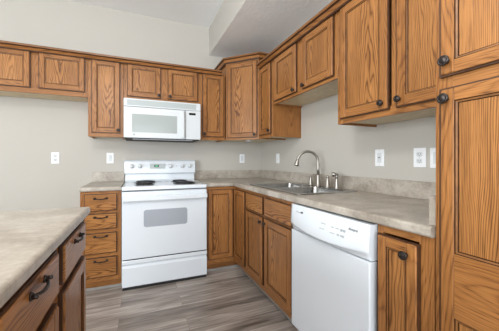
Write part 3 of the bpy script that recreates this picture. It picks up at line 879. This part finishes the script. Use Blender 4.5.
def text(s, name, parent, x, z, size, mat, shear=0.0, w=None):
    cu = bpy.data.curves.new('t', 'FONT'); cu.body = s; cu.size = size; cu.shear = shear
    cu.extrude = 0.0004; cu.align_x = 'LEFT'
    tmp = bpy.data.objects.new('t', cu); COL.objects.link(tmp)
    bpy.context.view_layer.update()
    me = bpy.data.meshes.new_from_object(tmp.evaluated_get(bpy.context.evaluated_depsgraph_get()))
    bpy.data.objects.remove(tmp)
    xs_ = [v.co.x for v in me.vertices]; k = (w/(max(xs_)-min(xs_))) if w else 1
    for v in me.vertices:
        xx = x+v.co.x*k; zz = z+v.co.y; dz = v.co.z
        v.co = Vector((xx, on_panel(min(max(xx, 0.005), W-0.005), zz)-dz, zz))
    me.materials.clear(); me.materials.append(mat)
    o = bpy.data.objects.new(name, me); COL.objects.link(o); o.parent = parent
    return o
text('Amana', 'brand_lettering', dp, 0.474, 0.824, 0.019, INK, 0.35, 0.052)
m = MB()      # the small grey print at the left end is unreadable in the photo: short bars
x = 0.070
for wd, h in ((0.010, 0.007), (0.007, 0.006), (0.009, 0.006), (0.012, 0.006), (0.008, 0.006), (0.009, 0.008), (0.013, 0.010)):
    y = on_panel(x+wd/2, 0.830); m.box(x, x+wd-0.002, y-0.0004, y+0.003, 0.829, 0.829+h, INKL if h < 0.008 else INK); x += wd
m.build('printed_mark', dp)
for px, pz, wd, h in ((0.305, 0.815, 0.03, 0.004), (0.300, 0.790, 0.035, 0.004), (0.375, 0.812, 0.018, 0.005), (0.405, 0.812, 0.018, 0.005), (0.375, 0.786, 0.03, 0.004), (0.435, 0.806, 0.012, 0.012), (0.452, 0.806, 0.012, 0.012), (0.420, 0.783, 0.012, 0.010), (0.440, 0.783, 0.022, 0.010)):
    m = MB(); y = on_panel(px+wd/2, pz); m.box(px, px+wd, y-0.0003, y+0.004, pz, pz+h, INKL); m.build('printed_key', dp)

# ------------------------------------------------------------------ outlets and switches
def plate(label, cat, loc, rotz, kind, name):
    t = thing(name, label, cat, loc, rotz, 'white wall plates')
    m = MB(); m.box(-0.035, 0.035, -0.006, -0.0006, -0.0575, 0.0575, PLATE, 2, 0.0025, 2); m.build('cover_plate', t)
    if kind == 'duplex':
        for s in (-1, 1):
            r = MB(); rr_plate(r, -0.0165, 0.0165, s*0.0195-0.014, s*0.0195+0.014, 0.008, -0.0078, 0.004, WHITEP)
            for dx, hh in ((-0.0065, 0.009), (0.0065, 0.007)): r.box(dx-0.0013, dx+0.0013, -0.0082, -0.007, s*0.0195-0.002, s*0.0195-0.002+hh, INK)
            r.lathe([(0, 0), (0.0026, 0), (0.0026, -0.0006), (0, -0.0006)], INK, 'y', (0, -0.0077, s*0.0195-0.008), 8)
            r.build('receptacle', t)
    elif kind == 'rocker':
        r = MB(); r.box(-0.0165, 0.0165, -0.0085, -0.005, -0.033, 0.033, WHITEP, 2, 0.001)
        r.box(-0.013, 0.013, -0.0105, -0.007, -0.001, 0.029, WHITEP, 2, 0.0015); r.build('rocker', t)
    elif kind == 'gfci':
        r = MB(); r.box(-0.0165, 0.0165, -0.0085, -0.005, -0.033, 0.033, WHITEP, 2, 0.001)
        r.box(-0.008, 0.008, -0.0095, -0.0075, 0.0005, 0.005, INK); r.box(-0.008, 0.008, -0.0095, -0.0075, -0.0065, -0.002, VENTG)
        r.build('receptacle', t)
    elif kind == 'toggle':
        r = MB(); r.box(-0.0050, 0.0050, -0.0075, -0.005, -0.012, 0.012, WHITEP, 2); r.box(-0.004, 0.004, -0.016, -0.006, 0.000, 0.009, WHITEP, 2, 0.001); r.build('toggle', t)
    for z in ((-0.048, 0.048) if kind != 'duplex' else (0.0,)):
        s = MB(); s.lathe([(0, 0), (0.003, 0), (0.0025, -0.001), (0, -0.0012)], VENTG, 'y', (0, -0.0058, z), 8); s.build('screw', t)
plate('white outlet on the bare wall left of the drawer cabinet', 'outlet', (-2.327, 0, 1.166), 0, 'duplex', 'wall_outlet')
plate('white rocker switch above the short countertop left of the range', 'switch', (-1.828, 0, 1.166), 0, 'rocker', 'light_switch')
plate('white wall plate on the back wall right of the range', 'switch', (-0.276, 0, 1.168), 0, 'rocker', 'light_switch')
plate('white wall plate on the sink wall near the room corner', 'switch', (0, -0.452, 1.166), -PI/2, 'toggle', 'light_switch')
plate('white outlet with small dark button right of the faucet', 'outlet', (0, -1.810, 1.157), -PI/2, 'gfci', 'wall_outlet')
plate('white outlet with two sockets on the sink wall beside the pantry', 'outlet', (0, -2.074, 1.155), -PI/2, 'duplex', 'wall_outlet')
plate('white wall plate half hidden behind the pantry edge', 'switch', (0, -2.166, 1.152), -PI/2, 'rocker', 'light_switch')

# pendant body made up for the added fill light (outside the frame)
m = MB(); m.lathe([(0, 2.793), (0.17, 2.793), (0.17, 2.765), (0.05, 2.745), (0.012, 2.735), (0.012, 2.47), (0.05, 2.455), (0.07, 2.43), (0, 2.43)], PLATE, 'z', (-1.90, -2.65, 0), 24); o = m.build('added_lamp')
tag(o, 'added white pendant lamp for fill light, out of view', 'lamp')
